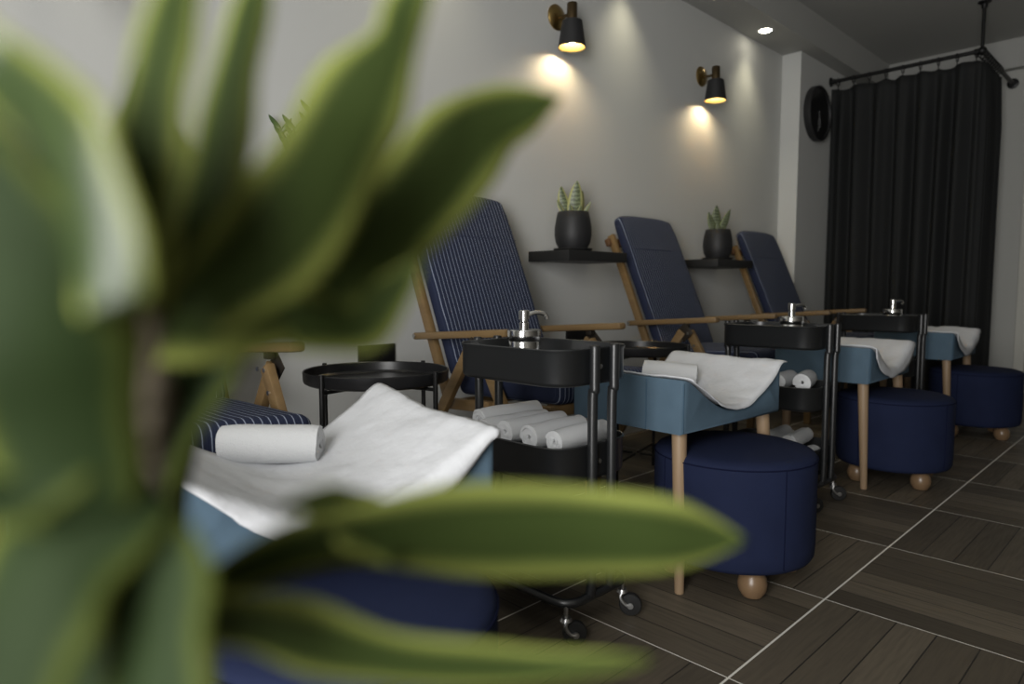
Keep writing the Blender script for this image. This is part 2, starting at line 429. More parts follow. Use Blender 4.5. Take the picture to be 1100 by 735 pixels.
# ------------------------------------------------------------------ blue footrests with a scooped top
BW, BL, BZ0, BZ1, BD = .60, .46, .500, .668, .548
def scoop(u):
    """top height across the bench, u in 0..1"""
    w = min(1., max(0., (u-.035)/.94)); s = .5-.5*math.cos(2*PI*w); return BZ1 - (BZ1-BD)*s**.55
def make_bench():
    t = thing('footrest', '', 'footrest', (0, 0, 0), group='blue upholstered footrests in front of the chairs')
    b = B(); n = 36; L = []
    def sect(y, ins):
        pts = []
        for i in range(n+1):
            u = i/n; pts.append((ins+u*(BW-2*ins), y, scoop(u)-ins*.8))
        pts.append((BW-ins, y, BZ0+ins)); pts.append((ins, y, BZ0+ins)); return pts
    loops(b, [sect(0, .014), sect(.004, .004), sect(.013, 0)] + [sect(BL*k/10, 0) for k in range(1, 10)] + [sect(BL-.013, 0), sect(BL-.004, .004), sect(BL, .014)])
    up = obj('upholstery', b, 'teal', t, 50)
    b = B(); y = .14
    tube(b, [(-.0005, y, BZ0+.002), (-.0005, y, BZ1-.01), (.012, y, BZ1+.0005), (.04, y, scoop(.06)+.0005)], .0022, 6)
    tube(b, [(BW+.0005, y, BZ0+.002), (BW+.0005, y, BZ1-.01), (BW-.012, y, BZ1+.0005), (BW-.04, y, scoop(.94)+.0005)], .0022, 6)
    tube(b, [(.003, .003, BZ0+.006), (.003, .003, BZ1-.01)], .002, 6); obj('seam', b, 'tealseam', up)
    for sx in (0, 1):
        for sy in (0, 1):
            b = B(); tx, ty = (.045 if not sx else BW-.045), (.045 if not sy else BL-.06); bx_, by_ = tx+(.028*(1 if sx else -1)), ty+(-.03 if not sy else 0)
            tube(b, [(bx_, by_, 0), (bx_, by_, .003), (tx, ty, BZ0+.004)], [.0135, .015, .024], 16); obj('leg', b, 'beech', t)
    return t
BX = [(.299, 1.038), (1.785, 1.080), (3.375, 1.065), (4.88, 1.07)]
BR = [math.radians(a) for a in (-8, -3, 0, 0)]
bench = make_bench()
BLAB = ['blue scooped footrest nearest the camera, with one thick rolled towel on its cloth',
        'blue scooped footrest on pale legs over the middle navy stool, small towel on its cloth',
        'blue scooped footrest behind the second trolley, one leg in front of a navy stool',
        'blue scooped footrest furthest away, beside the black curtain']
for i, (x, y) in enumerate(BX):
    if i == 0: bench.location = (x, y, 0); bench.rotation_euler = (0, 0, BR[0]); bench['label'] = BLAB[0]
    else: dup(bench, (x, y, 0), BLAB[i], BR[i])

# ------------------------------------------------------------------ cloths in the scoops
def cloth(i, x0, y0, u0, u1, ya, yb, seed, corner=.02, bump=0.):
    """a sheet laid in the scoop, hanging a little over the front lip and the right-hand rim"""
    b = B(); nu, nv = 56, 40
    def fn(a, c):
        u = u0+(u1-u0)*a; y = ya+(yb-ya)*c; uu = min(1, max(0, u))
        z = scoop(uu)
        if u > 1: z = BZ1 - .25*(u-1)*BW
        wob = noise3(u*3.1+seed, y*5+seed*2); w2 = noise3(u*9+seed, y*14, seed); cr = abs(noise3(u*5+y*9+seed, u*3-y*4))
        z += .007 + .012*max(0, wob) + .004*w2 - .006*max(0, .12-cr)/.12*(.3+max(0, wob))
        if a > .84: z += corner*((a-.84)/.16)**1.5*(.5+.5*c)
        e = .008*noise3(u*5+seed*3, 9.1)*(1 if c in (0, 1) else 0)
        if y < 0:
            dd = -y*min(1, 5*max(0, min(u-.03, 1.045-u)))**.6*(1+.25*noise3(u*4+seed, 3.3)); zb = BZ1-.03-(.118 if i == 2 else .10)*(1-abs(2*min(1, max(0, u-.02))-1)**3.2)
            if i >= 2: dd = max(dd, (z-zb)*min(1, -y/(-ya)))
            z = z - dd; y = -.007 - .05*dd - .004*(1+noise3(u*9+seed, 1)); e *= .3
        return (u*BW + .004*noise3(y*14, seed+2), y+e, z+bump*max(0, a-.6)/.4*max(0, c-.6)/.4)
    grid(b, nu, nv, fn)
    o = obj('drape_cloth', b, 'cloth', None, 180, (x0, y0, 0)); o.rotation_euler = (0, 0, BR[i]); solid(o, .004, 1); return o
CG = 'white cloths draped over the footrests'
tag(cloth(0, *BX[0], .03, 1.0, -.040, BL+.045, 1.3, -.004, .030), 'large white cloth in the nearest footrest, under a rolled towel', 'cloth', CG)
tag(cloth(1, *BX[1], .05, 1.035, -.010, BL+.005, 4.7, .018), 'white cloth in the footrest above the middle navy stool, rising to a pointed right corner', 'cloth', CG)
tag(cloth(2, *BX[2], .04, 1.055, -.045, BL, 8.1, -.012), 'white cloth hanging in a rounded flap over the footrest behind the second trolley', 'cloth', CG)
tag(cloth(3, *BX[3], .04, 1.055, -.045, BL, 11.9, .0), 'white cloth on the furthest footrest, flap in front of the black curtain', 'cloth', CG)

# ------------------------------------------------------------------ round navy stools
def make_pouf(R=.256):
    t = thing('round_stool', '', 'stool', (0, 0, 0), group='navy round stools in front of the footrests')
    b = B(); z0, z1 = .085, .435
    lathe(b, [(0, z0), (R-.03, z0), (R-.010, z0+.006), (R-.002, z0+.02), (R, z0+.06), (R, z1-.045), (R, z1-.030), (R-.003, z1-.020), (R-.010, z1-.011), (R-.035, z1-.003), (R-.10, z1+.003), (R-.18, z1+.006), (0, z1+.007)], 56)
    up = obj('upholstery', b, 'navy', t, 60)
    b = B(); tube(b, [(R*1.0005*math.cos(2*PI*k/56), R*1.0005*math.sin(2*PI*k/56), z1-.026) for k in range(56)], .0022, 6, True)
    for k in range(4):
        a = PI/2*k - .62; tube(b, [((R+.0003)*math.cos(a), (R+.0003)*math.sin(a), z) for z in (z0+.02, z0+.1, z1-.1, z1-.026)], .0018, 6)
    obj('seam', b, 'navyseam', up)
    for k in range(4):
        a = PI/2*k - PI/4 - .12; b = B(); c = V(((R-.065)*math.cos(a), (R-.065)*math.sin(a), 0))
        lathe(b, [(0, 0), (.016, 0), (.03, .006), (.042, .026), (.0445, .045), (.040, .066), (.026, .084), (0, .0855)], 20, M.Translation(c)); obj('foot', b, 'ball', t)
    return t
PX = [(.580, .990), (2.070, 1.062), (3.675, 1.045), (5.19, 1.01)]
pouf = make_pouf()
PLAB = ['navy round stool at the bottom left, mostly hidden behind the big leaves',
        'middle navy round stool, on a wooden ball foot beside the white grout line',
        'navy round stool behind the slanted leg of the third footrest',
        'navy round stool at the right edge, below the curtain']
for i, (x, y) in enumerate(PX):
    if i == 0: pouf.location = (x, y, 0); pouf['label'] = PLAB[0]
    else: dup(pouf, (x, y, 0), PLAB[i], .15*i)

# ------------------------------------------------------------------ trolleys
HX, HY, HR = .160, .215, .078
TZ = ((.688, .785), (.428, .528), (.165, .262))
def make_trolley():
    t = thing('utility_trolley', '', 'trolley', (0, 0, 0), group='black three-tier trolleys between the chairs')
    for z0, z1 in TZ:
        b = B(); L = []
        for ins, z in ((.030, z0), (.010, z0), (.003, z0+.004), (.0, z0+.012), (0, z1-.008), (-.003, z1-.004), (-.004, z1), (-.002, z1+.003), (.002, z1+.002), (.0035, z1-.004), (.0035, z0+.012), (.010, z0+.005), (.030, z0+.004)):
            L.append([(x, y, z) for x, y in rrect(HX-ins, HY-ins, HR-ins)])
        loops(b, L); obj('basket', b, 'black', t, 40)
    for s in (-1, 1):
        for sx in (-1, 1):
            b = B(); x = sx*.042; y0 = s*(HY+.017)
            tube(b, curve([(x, y0, .792), (x, y0, .70), (x, y0, .675), (x, y0-s*.006, .655), (x, y0-s*.006, .40), (x, y0-s*.006, .15), (x, y0-s*.012, .115)], 4), .0135, 14)
            p = obj('post', b, 'black', t)
            b = B(); tube(b, [(x, y0, .791), (x, y0, .7955)], [.0135, .012], 14); obj('post_cap', b, 'rubber', p)
        for z0, z1 in TZ:
            b = B(); lathe(b, [(0, 0), (.007, 0), (.0065, .004), (0, .0055)], 12, M.Translation(V((0, s*(HY+.001), (z0+z1)/2))) @ rot_to((0, s, 0))); obj('bolt', b, 'zinc', t)
    b = B(); tube(b, [(x, y, .112) for x, y in rrect(.132, .222, .05, 6)], .0125, 12, True); obj('base_frame', b, 'black', t)
    k = 0
    for sx in (-1, 1):
        for sy in (-1, 1):
            c = V((sx*.124, sy*.208, 0)); ang = (-.62, 1.2, -.95, 2.3)[k]; k += 1
            off = V((math.cos(ang), math.sin(ang), 0))
            b = B(); side = V((-off.y, off.x, 0)); wc = c+off*.024+V((0, 0, .033))
            for zz in (-.0135, 0, ): pass
            m_ = M.Translation(wc) @ rot_to(side)
            lathe(b, [(0, -.011), (.018, -.011), (.0305, -.010), (.033, -.006), (.033, .006), (.0305, .010), (.018, .011), (0, .011)], 26, m_)
            w = obj('caster_wheel', b, 'rubber', t)
            b = B()
            tube(b, [c+V((0, 0, .072)), c+V((0, 0, .108))], .006, 10); tube(b, [c+V((0, 0, .068)), c+V((0, 0, .077))], [.017, .013], 14)
            for q in (-.0145, .0145):
                tube(b, curve([c+side*q*.8+V((0, 0, .070)), c+side*q-off*.004+V((0, 0, .055)), c+side*q+off*.010+V((0, 0, .036)), wc+side*q], 4), .0055, 8)
                lathe(b, [(0, -.002), (.009, -.002), (.009, .002), (0, .0025)], 12, M.Translation(wc+side*q*1.15) @ rot_to(side*q))
            obj('caster_fork', b, 'zinc', w)
    return t
TX = [(1.44, 1.345), (2.985, 1.325), (4.53, 1.385)]
tro = make_trolley()
TLAB = ['black trolley nearest the camera, full of rolled white towels, on two visible silver casters',
        'black trolley in the middle of the row, beside the pointed cloth corner',
        'black trolley furthest away, in front of the curtain']
for i, (x, y) in enumerate(TX):
    if i == 0: tro.location = (x, y, 0); tro['label'] = TLAB[0]
    else: dup(tro, (x, y, 0), TLAB[i])

# ------------------------------------------------------------------ soap dispensers
def make_disp():
    # bottle, screw lid, pump with its bent spout
    t = thing('soap_dispenser', '', 'dispenser', (0, 0, 0), group='steel pump dispensers on the trolleys')
    b = B(); lathe(b, [(0, 0), (.046, 0), (.049, .004), (.049, .090), (.046, .0945), (0, .0945)], 36); obj('bottle', b, 'steel', t)
    b = B(); lathe(b, [(0, .0945), (.051, .0945), (.052, .097), (.052, .124), (.050, .127), (.018, .129), (0, .129)], 36); obj('lid', b, 'steel', t)
    b = B(); lathe(b, [(0, .129), (.015, .129), (.015, .148), (.012, .151), (.012, .156), (.0165, .158), (.0165, .184), (.014, .187), (0, .187)], 24)
    tube(b, curve([(.008, -.004, .172), (.028, -.016, .178), (.048, -.027, .178), (.060, -.034, .171), (.064, -.037, .158)], 5), [.007]*21, 10)
    obj('pump', b, 'steel', t)
    return t
dp = make_disp(); zt = TZ[0][0]+.0045
DL = [((1.49, 1.465, zt), 'steel pump dispenser on the nearest trolley, in front of the striped back'),
      ((3.055, 1.305, zt), 'steel pump dispenser on the second trolley'),
      ((4.60, 1.34, zt), 'steel pump dispenser furthest away, against the black curtain')]
for i, (l, s) in enumerate(DL):
    if i == 0: dp.location = l; dp['label'] = s
    else: dup(dp, l, s)

# ------------------------------------------------------------------ towels
def roll_bm(r, Lh, seed, turns=4.2):
    b = B(); n = int(turns*22); th = (r-.003)/turns*.95
    na = 8; rows = []
    for k in range(n+1):
        f = k/n; a = -f*turns*2*PI; rr = .003+(r-.003-th)*f
        rows.append((a, rr, th))
    def ring(row, out):
        a, rr, th = row
        res = []
        for j in range(na+1):
            x = (j/na-.5)*Lh; e = 1-.05*abs(2*j/na-1)**6
            q = (rr+(th if out else 0))*e*(1+.07*noise3(x*11+seed, a*.5, seed))
            xx = x*(1+.03*noise3(a*.7, seed)) + (.003*noise3(a, seed*2) if j in (0, na) else 0)
            res.append(b.verts.new(V((xx, q*math.cos(a), q*math.sin(a)*.94))))
        return res
    O = [ring(w, True) for w in rows]; I = [ring(w, False) for w in rows]
    for k in range(n):
        for j in range(na):
            b.faces.new((O[k][j], O[k][j+1], O[k+1][j+1], O[k+1][j])); b.faces.new((I[k][j], I[k+1][j], I[k+1][j+1], I[k][j+1]))
        for j in (0, na): b.faces.new((O[k][j], O[k+1][j], I[k+1][j], I[k][j]) if j else (O[k][j], I[k][j], I[k+1][j], O[k+1][j]))
    for k in (0, n):
        for j in range(na): b.faces.new((O[k][j], I[k][j], I[k][j+1], O[k][j+1]))
    return b
def towel(r, Lh, loc, rz, label, group, seed, tilt=0, spin=0):
    b = roll_bm(r, Lh, seed); b.transform(M.Rotation(spin, 4, 'X'))
    o = obj('rolled_towel', b, 'towel', None, 60); o.location = loc; o.rotation_euler = (0, tilt, rz)
    return tag(o, label, 'towel', group)
z2 = TZ[1][0]+.005; z3 = TZ[2][0]+.005
towel(.048, .215, (.655, 1.425, .600), -PI/4+.02, 'thick rolled white towel lying alone on the nearest footrest', 'rolled towels on the footrests', 1.1, 0, 2.2)
towel(.044, .195, (2.178, 1.378, .634), -1.10, 'rolled white towel on the cloth of the middle footrest', 'rolled towels on the footrests', 2.3, .06, .4)
G1 = 'rolled towels in the nearest trolley'
for k, y in enumerate((1.195, 1.27, 1.345, 1.42, 1.495)):
    towel(.033, .225, (1.435, y, z2+.033), .03*(k-1), 'rolled white towel in the bottom layer of the nearest trolley, under the other rolls', G1, 30+k, 0, k)
towel(.035, .225, (1.450, 1.207, z2+.100), .04, 'rolled white towel at the very front of the nearest trolley, behind its two posts', G1, 3.1, 0, 1.5)
towel(.038, .225, (1.435, 1.284, z2+.103), .02, 'rolled white towel second from the front in the nearest trolley', G1, 4.1, 0, 1.0)
towel(.038, .235, (1.430, 1.362, z2+.107), -.03, 'rolled white towel third from the front in the nearest trolley', G1, 5.1, 0, .5)
towel(.036, .25, (1.425, 1.438, z2+.105), -.04, 'rolled white towel fourth from the front in the nearest trolley, beside the draped cloth edge', G1, 6.1, 0, .2)
towel(.038, .24, (1.470, 1.512, z2+.115), -.06, 'rolled white towel at the very back of the nearest trolley, below the striped seat', G1, 7.1, 0, .9)
G2 = 'rolled towels in the middle basket of the second trolley'
for k, y in enumerate((1.185, 1.265, 1.345, 1.425)):
    towel(.036, .21, (2.975, y, z2+.036), .03*(k-1), 'rolled white towel in the bottom layer of the second trolley, under the top rolls', G2, 40+k, 0, k)
towel(.042, .20, (2.975, 1.200, z2+.113), .25, 'rolled white towel on top in the second trolley, next to its front posts', G2, 8.1, 0, .9)
towel(.040, .20, (2.965, 1.29, z2+.109), .12, 'rolled white towel on top in the second trolley, beside the pointed cloth corner', G2, 9.1, 0, .3)
G3 = 'rolled towels in the bottom basket of the second trolley'
for k, (x, y, dz, rz, lab) in enumerate([
        (2.975, 1.185, .040, .1, 'cream rolled towel at the front of the low basket, just above the middle stool'),
        (2.975, 1.272, .040, .0, 'cream rolled towel second from the front in the basket behind the middle stool'),
        (2.975, 1.359, .040, .05, 'cream rolled towel third from the front in the basket behind the middle stool'),
        (2.975, 1.446, .038, -.05, 'cream rolled towel at the back of the low basket, left of the footrest leg'),
        (2.985, 1.235, .112, .1, 'cream rolled towel topmost in the low basket, right of the footrest leg'),
        (2.985, 1.325, .110, .05, 'cream rolled towel topmost in the low basket, behind the footrest leg')]):
    towel(.040, .23, (x, y, z3+dz), rz, lab, G3, 12+k, 0, k*.8)
G4 = 'rolled towels in the furthest trolley'
towel(.040, .21, (4.53, 1.235, z2+.040), .1, 'small rolled white towel in the furthest trolley, between its front posts', G4, 21, 0, .3)
towel(.038, .21, (4.53, 1.32, z2+.038), .0, 'rolled white towel in the furthest trolley, behind the small front roll', G4, 22, 0, .8)
towel(.040, .21, (4.53, 1.30, z3+.04), .0, 'rolled white towel lowest in the furthest trolley', G4, 23, 0, .8)

# ------------------------------------------------------------------ round tray tables
def make_table():
    t = thing('side_table', '', 'table', (0, 0, 0), group='black round tray tables between the chairs')
    R = .245; z = .625
    b = B(); lathe(b, [(0, z), (R-.012, z), (R-.002, z+.006), (R, z+.012), (R+.002, z+.042), (R, z+.0445), (R-.003, z+.042), (R-.005, z+.013), (R-.012, z+.006), (0, z+.005)], 56); obj('tray', b, 'blackgloss', t, 40)
    for k in range(4):
        a = PI/2*k + .25; c, s = math.cos(a), math.sin(a); b = B(); r2 = R+.008
        tube(b, [(c*r2, s*r2, 0), (c*r2, s*r2, z+.05)], .008, 10); tube(b, [(c*r2, s*r2, z-.009), (c*.04, s*.04, z-.009)], .006, 8); tube(b, [(c*r2, s*r2, .12), (c*.02, s*.02, .12)], .006, 8)
        obj('leg', b, 'iron', t)
    return t
tb = make_table(); tb.location = (1.295, 1.985, 0); tb['label'] = 'black round tray table left of the nearest trolley, below a black wall socket'
dup(tb, (2.80, 1.96, 0), 'black round tray table between the nearest trolley and the middle chair')

# ------------------------------------------------------------------ wall sockets
def make_socket():
    t = thing('wall_socket', '', 'socket', (0, W, .655), group='black double wall sockets')
    b = B(); box(b, (0, -.006, 0), (.19, .012, .085), None, .003); p = obj('faceplate', b, 'blackgloss', t)
    for x in (-.045, .045): b = B(); lathe(b, [(0, -.004), (.022, -.004), (.024, 0), (.024, .002), (0, .002)], 20, M.Translation(V((x, -.012, 0))) @ rot_to((0, -1, 0))); obj('outlet', b, 'rubber', p)
    return t
so = make_socket(); so.location = (1.68, W, .655); so['label'] = 'black double wall socket above the nearest round tray table'
dup(so, (3.06, W, .685), 'black double wall socket just under the far armrest of the bright striped chair')

# ------------------------------------------------------------------ shelves, pots and plants
def make_shelf():
    b = B(); box(b, (.25, -.145, 0), (.50, .29, .054), None, .003); o = obj('wall_shelf', b, 'shelf', None, 30)
    return tag(o, '', 'shelf', 'black floating wall shelves')
sh = make_shelf(); sh.location = (2.655, W, 1.118); sh['label'] = 'black floating shelf on the wall left of the middle chair, under the brighter wall lamp'
for x, s in ((4.175, 'black floating shelf on the wall right of the middle chair'), (1.125, 'black floating shelf behind the big leaves, holding the glossy-leaved plant')):
    c = sh.copy(); C.objects.link(c); c.location = (x, W, 1.118); c['label'] = s
SH = 1.118+.027

def blade(b, base, tip, w, bow, side, fold=.25, n=14, nv=7, tw=0., lay=True):
    base, tip = V(base), V(tip); d = tip-base; side = V(side).normalized(); nr = d.normalized().cross(side).normalized()
    def fn(u, v):
        q = 2*v-1; ww = w*(math.sin(PI*min(1, .22+.78*u))**.75)*(1 if u < 1 else 0) if u < 1 else 0
        a = tw*u; sd = side*math.cos(a)+nr*math.sin(a); n2 = nr*math.cos(a)-side*math.sin(a)
        return base + d*u + nr*bow*math.sin(PI*u*.5)*u + sd*q*ww + n2*fold*ww*q*q
    grid(b, n, nv, fn, True)

def pot_plant(label, x, y, kind):
    t = thing('potted_plant', label, 'plant', (x, y, SH), group='potted plants on the wall shelves')
    b = B(); lathe(b, [(0, 0), (.085, 0), (.098, .005), (.108, .014), (.106, .017), (.080, .010), (0, .010)], 44); obj('saucer', b, 'matte', t)
    b = B(); lathe(b, [(0, .0105), (.062, .0105), (.078, .018), (.094, .050), (.101, .090), (.100, .130), (.093, .175), (.085, .212), (.083, .214), (.081, .212), (.088, .170), (.088, .10), (0, .10)], 44); p = obj('pot', b, 'matte', t)
    b = B(); lathe(b, [(0, .198), (.05, .20), (.081, .196)], 24); obj('soil', b, 'soil', p)
    cam = V((1, -1, 0)).normalized()           # across the view
    if kind == 'a':
        spec = [(.005, 0, .180, .042, .02, 0), (-.035, .01, .150, .032, -.045, .1), (-.025, .03, .155, .022, -.05, .3), (.030, .03, .13, .024, .03, .4), (-.05, -.03, .075, .012, -.055, .2), (.05, -.03, .065, .012, .055, -.2), (-.015, -.045, .05, .016, -.01, .1), (.025, -.04, .045, .014, .02, .3)]; mname = 'snake'
    elif kind == 'b':
        spec = [(-.005, .02, .185, .036, -.005, .1), (-.03, -.01, .135, .026, -.055, .3), (.015, -.01, .155, .027, .085, .3), (.0, -.03, .06, .02, -.02, 0), (.03, .02, .08, .016, .04, -.3)]; mname = 'snake2'
    else: spec = []
    for (dx, dy, h, w, lean, tw) in spec:
        b = B(); base = cam*dx+V((.7, .7, 0))*dy+V((0, 0, .190)); tip = base+cam*lean*.75+V((0, 0, h+.012))
        blade(b, base, tip, w, -.006, cam, .18, tw=tw); solid(obj('leaf', b, mname, t, 180), .003)
    if kind == 'c':
        for k, (lx, ly, h) in enumerate([(-.10, .02, .22), (.03, .0, .27), (.13, .02, .25), (-.02, -.06, .2), (.08, -.05, .2)]):
            b = B(); pts = curve([V((0, 0, .19))+cam*lx*.15, V((0, 0, .19+h*.5))+cam*lx*.45+V((.7, .7, 0))*ly*.5, V((0, 0, .19+h))+cam*lx+V((.7, .7, 0))*ly], 6); tube(b, pts, .0035, 8); st = obj('stem', b, 'stem', t)
            b = B()
            for q in range(4, len(pts), 1):
                sg = 1 if q % 2 else -1; p0 = pts[q]; blade(b, p0, p0+cam*sg*.035+V((0, -.01*sg, .055)), .012, 0, V((.4, .6, .3*sg)).cross(V((0, 0, 1))), .15, 8, 5)
            # one mesh of paired leaflets along each stem
            solid(obj('leaflets', b, 'zz', st, 180), .0012)
    return t
pot_plant('snake plant with wide yellow-edged leaves in a black pot left of the middle chair', 2.845, 2.425, 'a')
pot_plant('snake plant with three slim splayed leaves in a black pot', 4.41, 2.425, 'b')
pot_plant('glossy-leaved plant peeping out between the big blurred leaves', 1.275, 2.425, 'c')

# trailing plant whose leaf tips hang into the top left corner
t = thing('hanging_plant', 'hanging plant with thin dark leaf tips drooping into the top left corner', 'plant', (.43, 2.40, 2.12))
b = B(); lathe(b, [(0, 0), (.07, 0), (.085, .01), (.095, .09), (.10, .14), (.096, .14), (.09, .10), (0, .10)], 32); pt = obj('pot', b, 'matte', t)
b = B(); box(b, (0, .135, .06), (.06, .09, .02), None, .003); obj('wall_bracket', b, 'iron', t)
b = B(); lathe(b, [(0, .125), (.05, .128), (.094, .122)], 20); obj('soil', b, 'soil', pt)
cam = V((1, -1, 0)).normalized()
for k, (dx, dz, w) in enumerate([(-.005, -.285, .009), (.020, -.320, .008), (.060, -.270, .010), (.035, -.25, .008), (-.05, -.22, .008), (.10, -.12, .010), (-.09, -.12, .009)]):
    b = B(); a = V((0, 0, .13)); e = cam*(dx*1.0+.01)+V((0, -.12, dz)); mid = cam*dx*.8+V((0, -.125, .03))
    pts = curve([a, a+V((0, -.07, .05))+cam*dx*.5, mid, mid.lerp(e, .55)], 6); tube(b, pts, .0025, 8); st = obj('stem', b, 'stem', t)
    b = B(); blade(b, mid.lerp(e, .45), e, w, .004, cam, .2); blade(b, mid.lerp(e, .2), mid.lerp(e, .55)+cam*.03, w*.8, .004, cam, .2); solid(obj('leaflets', b, 'zz', st, 180), .001)

# ------------------------------------------------------------------ wall lamps
def make_sconce():
    t = thing('wall_lamp', '', 'lamp', (0, W, 2.43), group='black and brass wall lamps')
    b = B(); lathe(b, [(0, 0), (.068, 0), (.068, .006), (.061, .014), (.030, .024), (.010, .027), (0, .027)], 36, rot_to((0, -1, 0))); obj('wall_plate', b, 'brass', t)
    ay = -.115
    b = B(); tube(b, [(0, -.02, -.01), (0, ay, -.01)], .0085, 12); obj('arm', b, 'dbrass', t)
    b = B(); lathe(b, [(0, .050), (.006, .050), (.006, .043), (.026, .043), (.028, .040), (.028, -.050), (0, -.050)], 28, M.Translation(V((0, ay, 0)))); obj('lamp_holder', b, 'dbrass', t)
    b = B(); lathe(b, [(.0, -.048), (.049, -.048), (.055, -.052), (.075, -.190), (.0735, -.190), (.052, -.056), (.0, -.053)], 40, M.Translation(V((0, ay, 0)))); s = obj('lamp_shade', b, 'matte', t)
    b = B(); lathe(b, [(0, -.0545), (.050, -.0575), (.0715, -.188)], 40, M.Translation(V((0, ay, 0)))); solid(obj('lining', b, 'gold', s, 60), .0008)
    b = B(); lathe(b, [(0, -.170), (.012, -.167), (.022, -.155), (.025, -.140), (.020, -.12), (.012, -.10), (.012, -.058), (0, -.058)], 20, M.Translation(V((0, ay, 0)))); obj('bulb', b, 'bulb', t)
    return t
sc = make_sconce(); sc.location = (2.872, W, 2.43); sc['label'] = 'black and brass wall lamp above the yellow-edged snake plant'
dup(sc, (4.405, W, 2.44), 'smaller-looking black and brass wall lamp right of the other, nearer the pilaster')

# ------------------------------------------------------------------ downlight
def make_down():
    t = thing('downlight', '', 'light', (0, 0, SO))
    b = B(); lathe(b, [(.046, -.002), (.058, -.003), (.060, 0), (.046, .0)], 32); obj('trim_ring', b, 'white', t)
    b = B(); lathe(b, [(0, -.0015), (.046, -.0015), (.046, -.0005), (0, -.0005)], 28); obj('lens', b, 'lens', t); return t
dw = make_down(); dw.location = (5.06, 2.43, SO); dw['label'] = 'small round recessed downlight in the lowered ceiling strip'

# ------------------------------------------------------------------ clock
t = thing('wall_clock', 'round black wall clock with two grey hands, beside the curtain', 'clock', (6.00, YP, 2.43))
b = B(); lathe(b, [(0, 0), (.225, 0), (.228, .005), (.228, .055), (.222, .060), (.214, .058), (.210, .040), (.0, .040)], 56, rot_to((0, -1, 0))); cs = obj('case', b, 'matte', t)
b = B(); lathe(b, [(0, .0405), (.209, .0405), (.209, .042), (0, .042)], 48, rot_to((0, -1, 0))); cf = obj('face', b, 'clockface', t)
b = B()
for k in range(12):
    b = B(); a = PI/6*k; bar(b, (.175*math.sin(a), -.043, .175*math.cos(a)), (.195*math.sin(a), -.043, .195*math.cos(a)), .0015, .006, 0, up=V((math.cos(a), 0, -math.sin(a)))); obj('hour_mark', b, 'matte', cf)
for a, l in ((PI*1.03, .15), (PI*.93, .115)):
    b = B(); s, c = math.sin(a), math.cos(a); bar(b, (-s*.02, -.046, -c*.02), (s*l, -.046, c*l), .002, .009, 0, up=V((c, 0, -s))); obj('clock_hand', b, 'hand', t)

# ------------------------------------------------------------------ curtain, rings and rod
XC, YC, RZ = 6.33, 1.30, 2.765
t = thing('curtain_rod', 'black iron curtain rod on an L round the corner, held by a ceiling post', 'rod', (XC, YC, RZ))
b = B(); tube(b, [(0, YP-YC-.002, 0), (0, 0, 0)], .016, 14); obj('rod', b, 'iron', t)
b = B(); tube(b, [(0, 0, 0), (XB-XC-.002, 0, 0)], .016, 14); obj('rod', b, 'iron', t)
b = B(); ball(b, (0, 0, 0), .032); tube(b, [(0, .05, 0), (0, .02, 0)], .024, 12); tube(b, [(.05, 0, 0), (.02, 0, 0)], .024, 12); obj('elbow', b, 'iron', t)
b = B(); tube(b, [(0, 0, .02), (0, 0, CE-RZ-.005)], .013, 12); lathe(b, [(0, CE-RZ-.05), (.018, CE-RZ-.05), (.022, CE-RZ-.02), (.045, CE-RZ-.008), (.045, CE-RZ-.001), (0, CE-RZ-.001)], 24); obj('ceiling_post', b, 'iron', t)
b = B(); lathe(b, [(0, 0), (.045, 0), (.045, .008), (.024, .014), (.022, .05), (0, .05)], 20, M.Translation(V((XB-XC-.001, 0, 0))) @ rot_to((-1, 0, 0))); obj('wall_flange', b, 'iron', t)
b = B(); lathe(b, [(0, 0), (.040, 0), (.040, .008), (.024, .014), (.022, .04), (0, .04)], 20, M.Translation(V((0, YP-YC-.001, 0))) @ rot_to((0, -1, 0))); obj('wall_flange', b, 'iron', t)

t = thing('curtain', 'long black curtain hanging in folds round the far corner', 'curtain', (XC, YC, 0))
LY, LX = YP-YC-.01, .62
ringpos = []
nr = 9
for k in range(nr): ringpos.append((0, LY-.055-(LY-.09)*k/(nr-1)))
for k in range(9): ringpos.append((.05+(LX-.07)*k/8, 0))
def cpath(s):
    """path length s -> (x, y) along the L; rounded corner"""
    if s < LY: return V((0, LY-s, 0)), V((1, 0, 0))
    return V((s-LY, 0, 0)), V((0, 1, 0))
b = B(); TL = LY+LX; nS = 260
ks = [LY-p[1] if p[0] == 0 else LY+p[0] for p in ringpos]; ks = sorted(ks)
def fold(s, z):
    f = z/2.7
    if s < LY: a = .042+.012*(1-f); w = math.sin(2*PI*s/.150 + 1.1*math.sin(s*7)) + .22*math.sin(2*PI*s/.083+1.3+.5*(1-f)+math.sin(s*11))
    else: a = .035; w = math.sin(2*PI*s/.07)+.3*math.sin(2*PI*s/.033)
    m = 1; e = abs(s-LY)
    if e < .05: m = e/.05
    return a*w*m
def cfn(a, c):
    s = a*TL; p, n = cpath(s); i = min(range(len(ks)), key=lambda i: abs(ks[i]-s)); g = .07
    for k0, k1 in zip(ks, ks[1:]):
        if k0 <= s <= k1: g = (k1-k0); r = (s-k0)/g; break
    else: r = 0
    sag = .13*g*math.sin(PI*r)*(1+.7*math.sin(s*17)) + .006*math.sin(s*23)
    zt = RZ-.062-sag; z = .025 + (zt-.025)*c
    q = fold(s, z)*(1-.55*max(0, c-.85)/.15) + .006*noise3(s*5, z*.8)
    if s > LY: z = z
    drift = .02*(1-c)*math.sin(s*5)
    t_ = V((0, -1, 0)) if s < LY else V((1, 0, 0))
    return p + n*q + t_*drift*(1 if .06 < s < TL-.06 else 0) + V((0, 0, z))
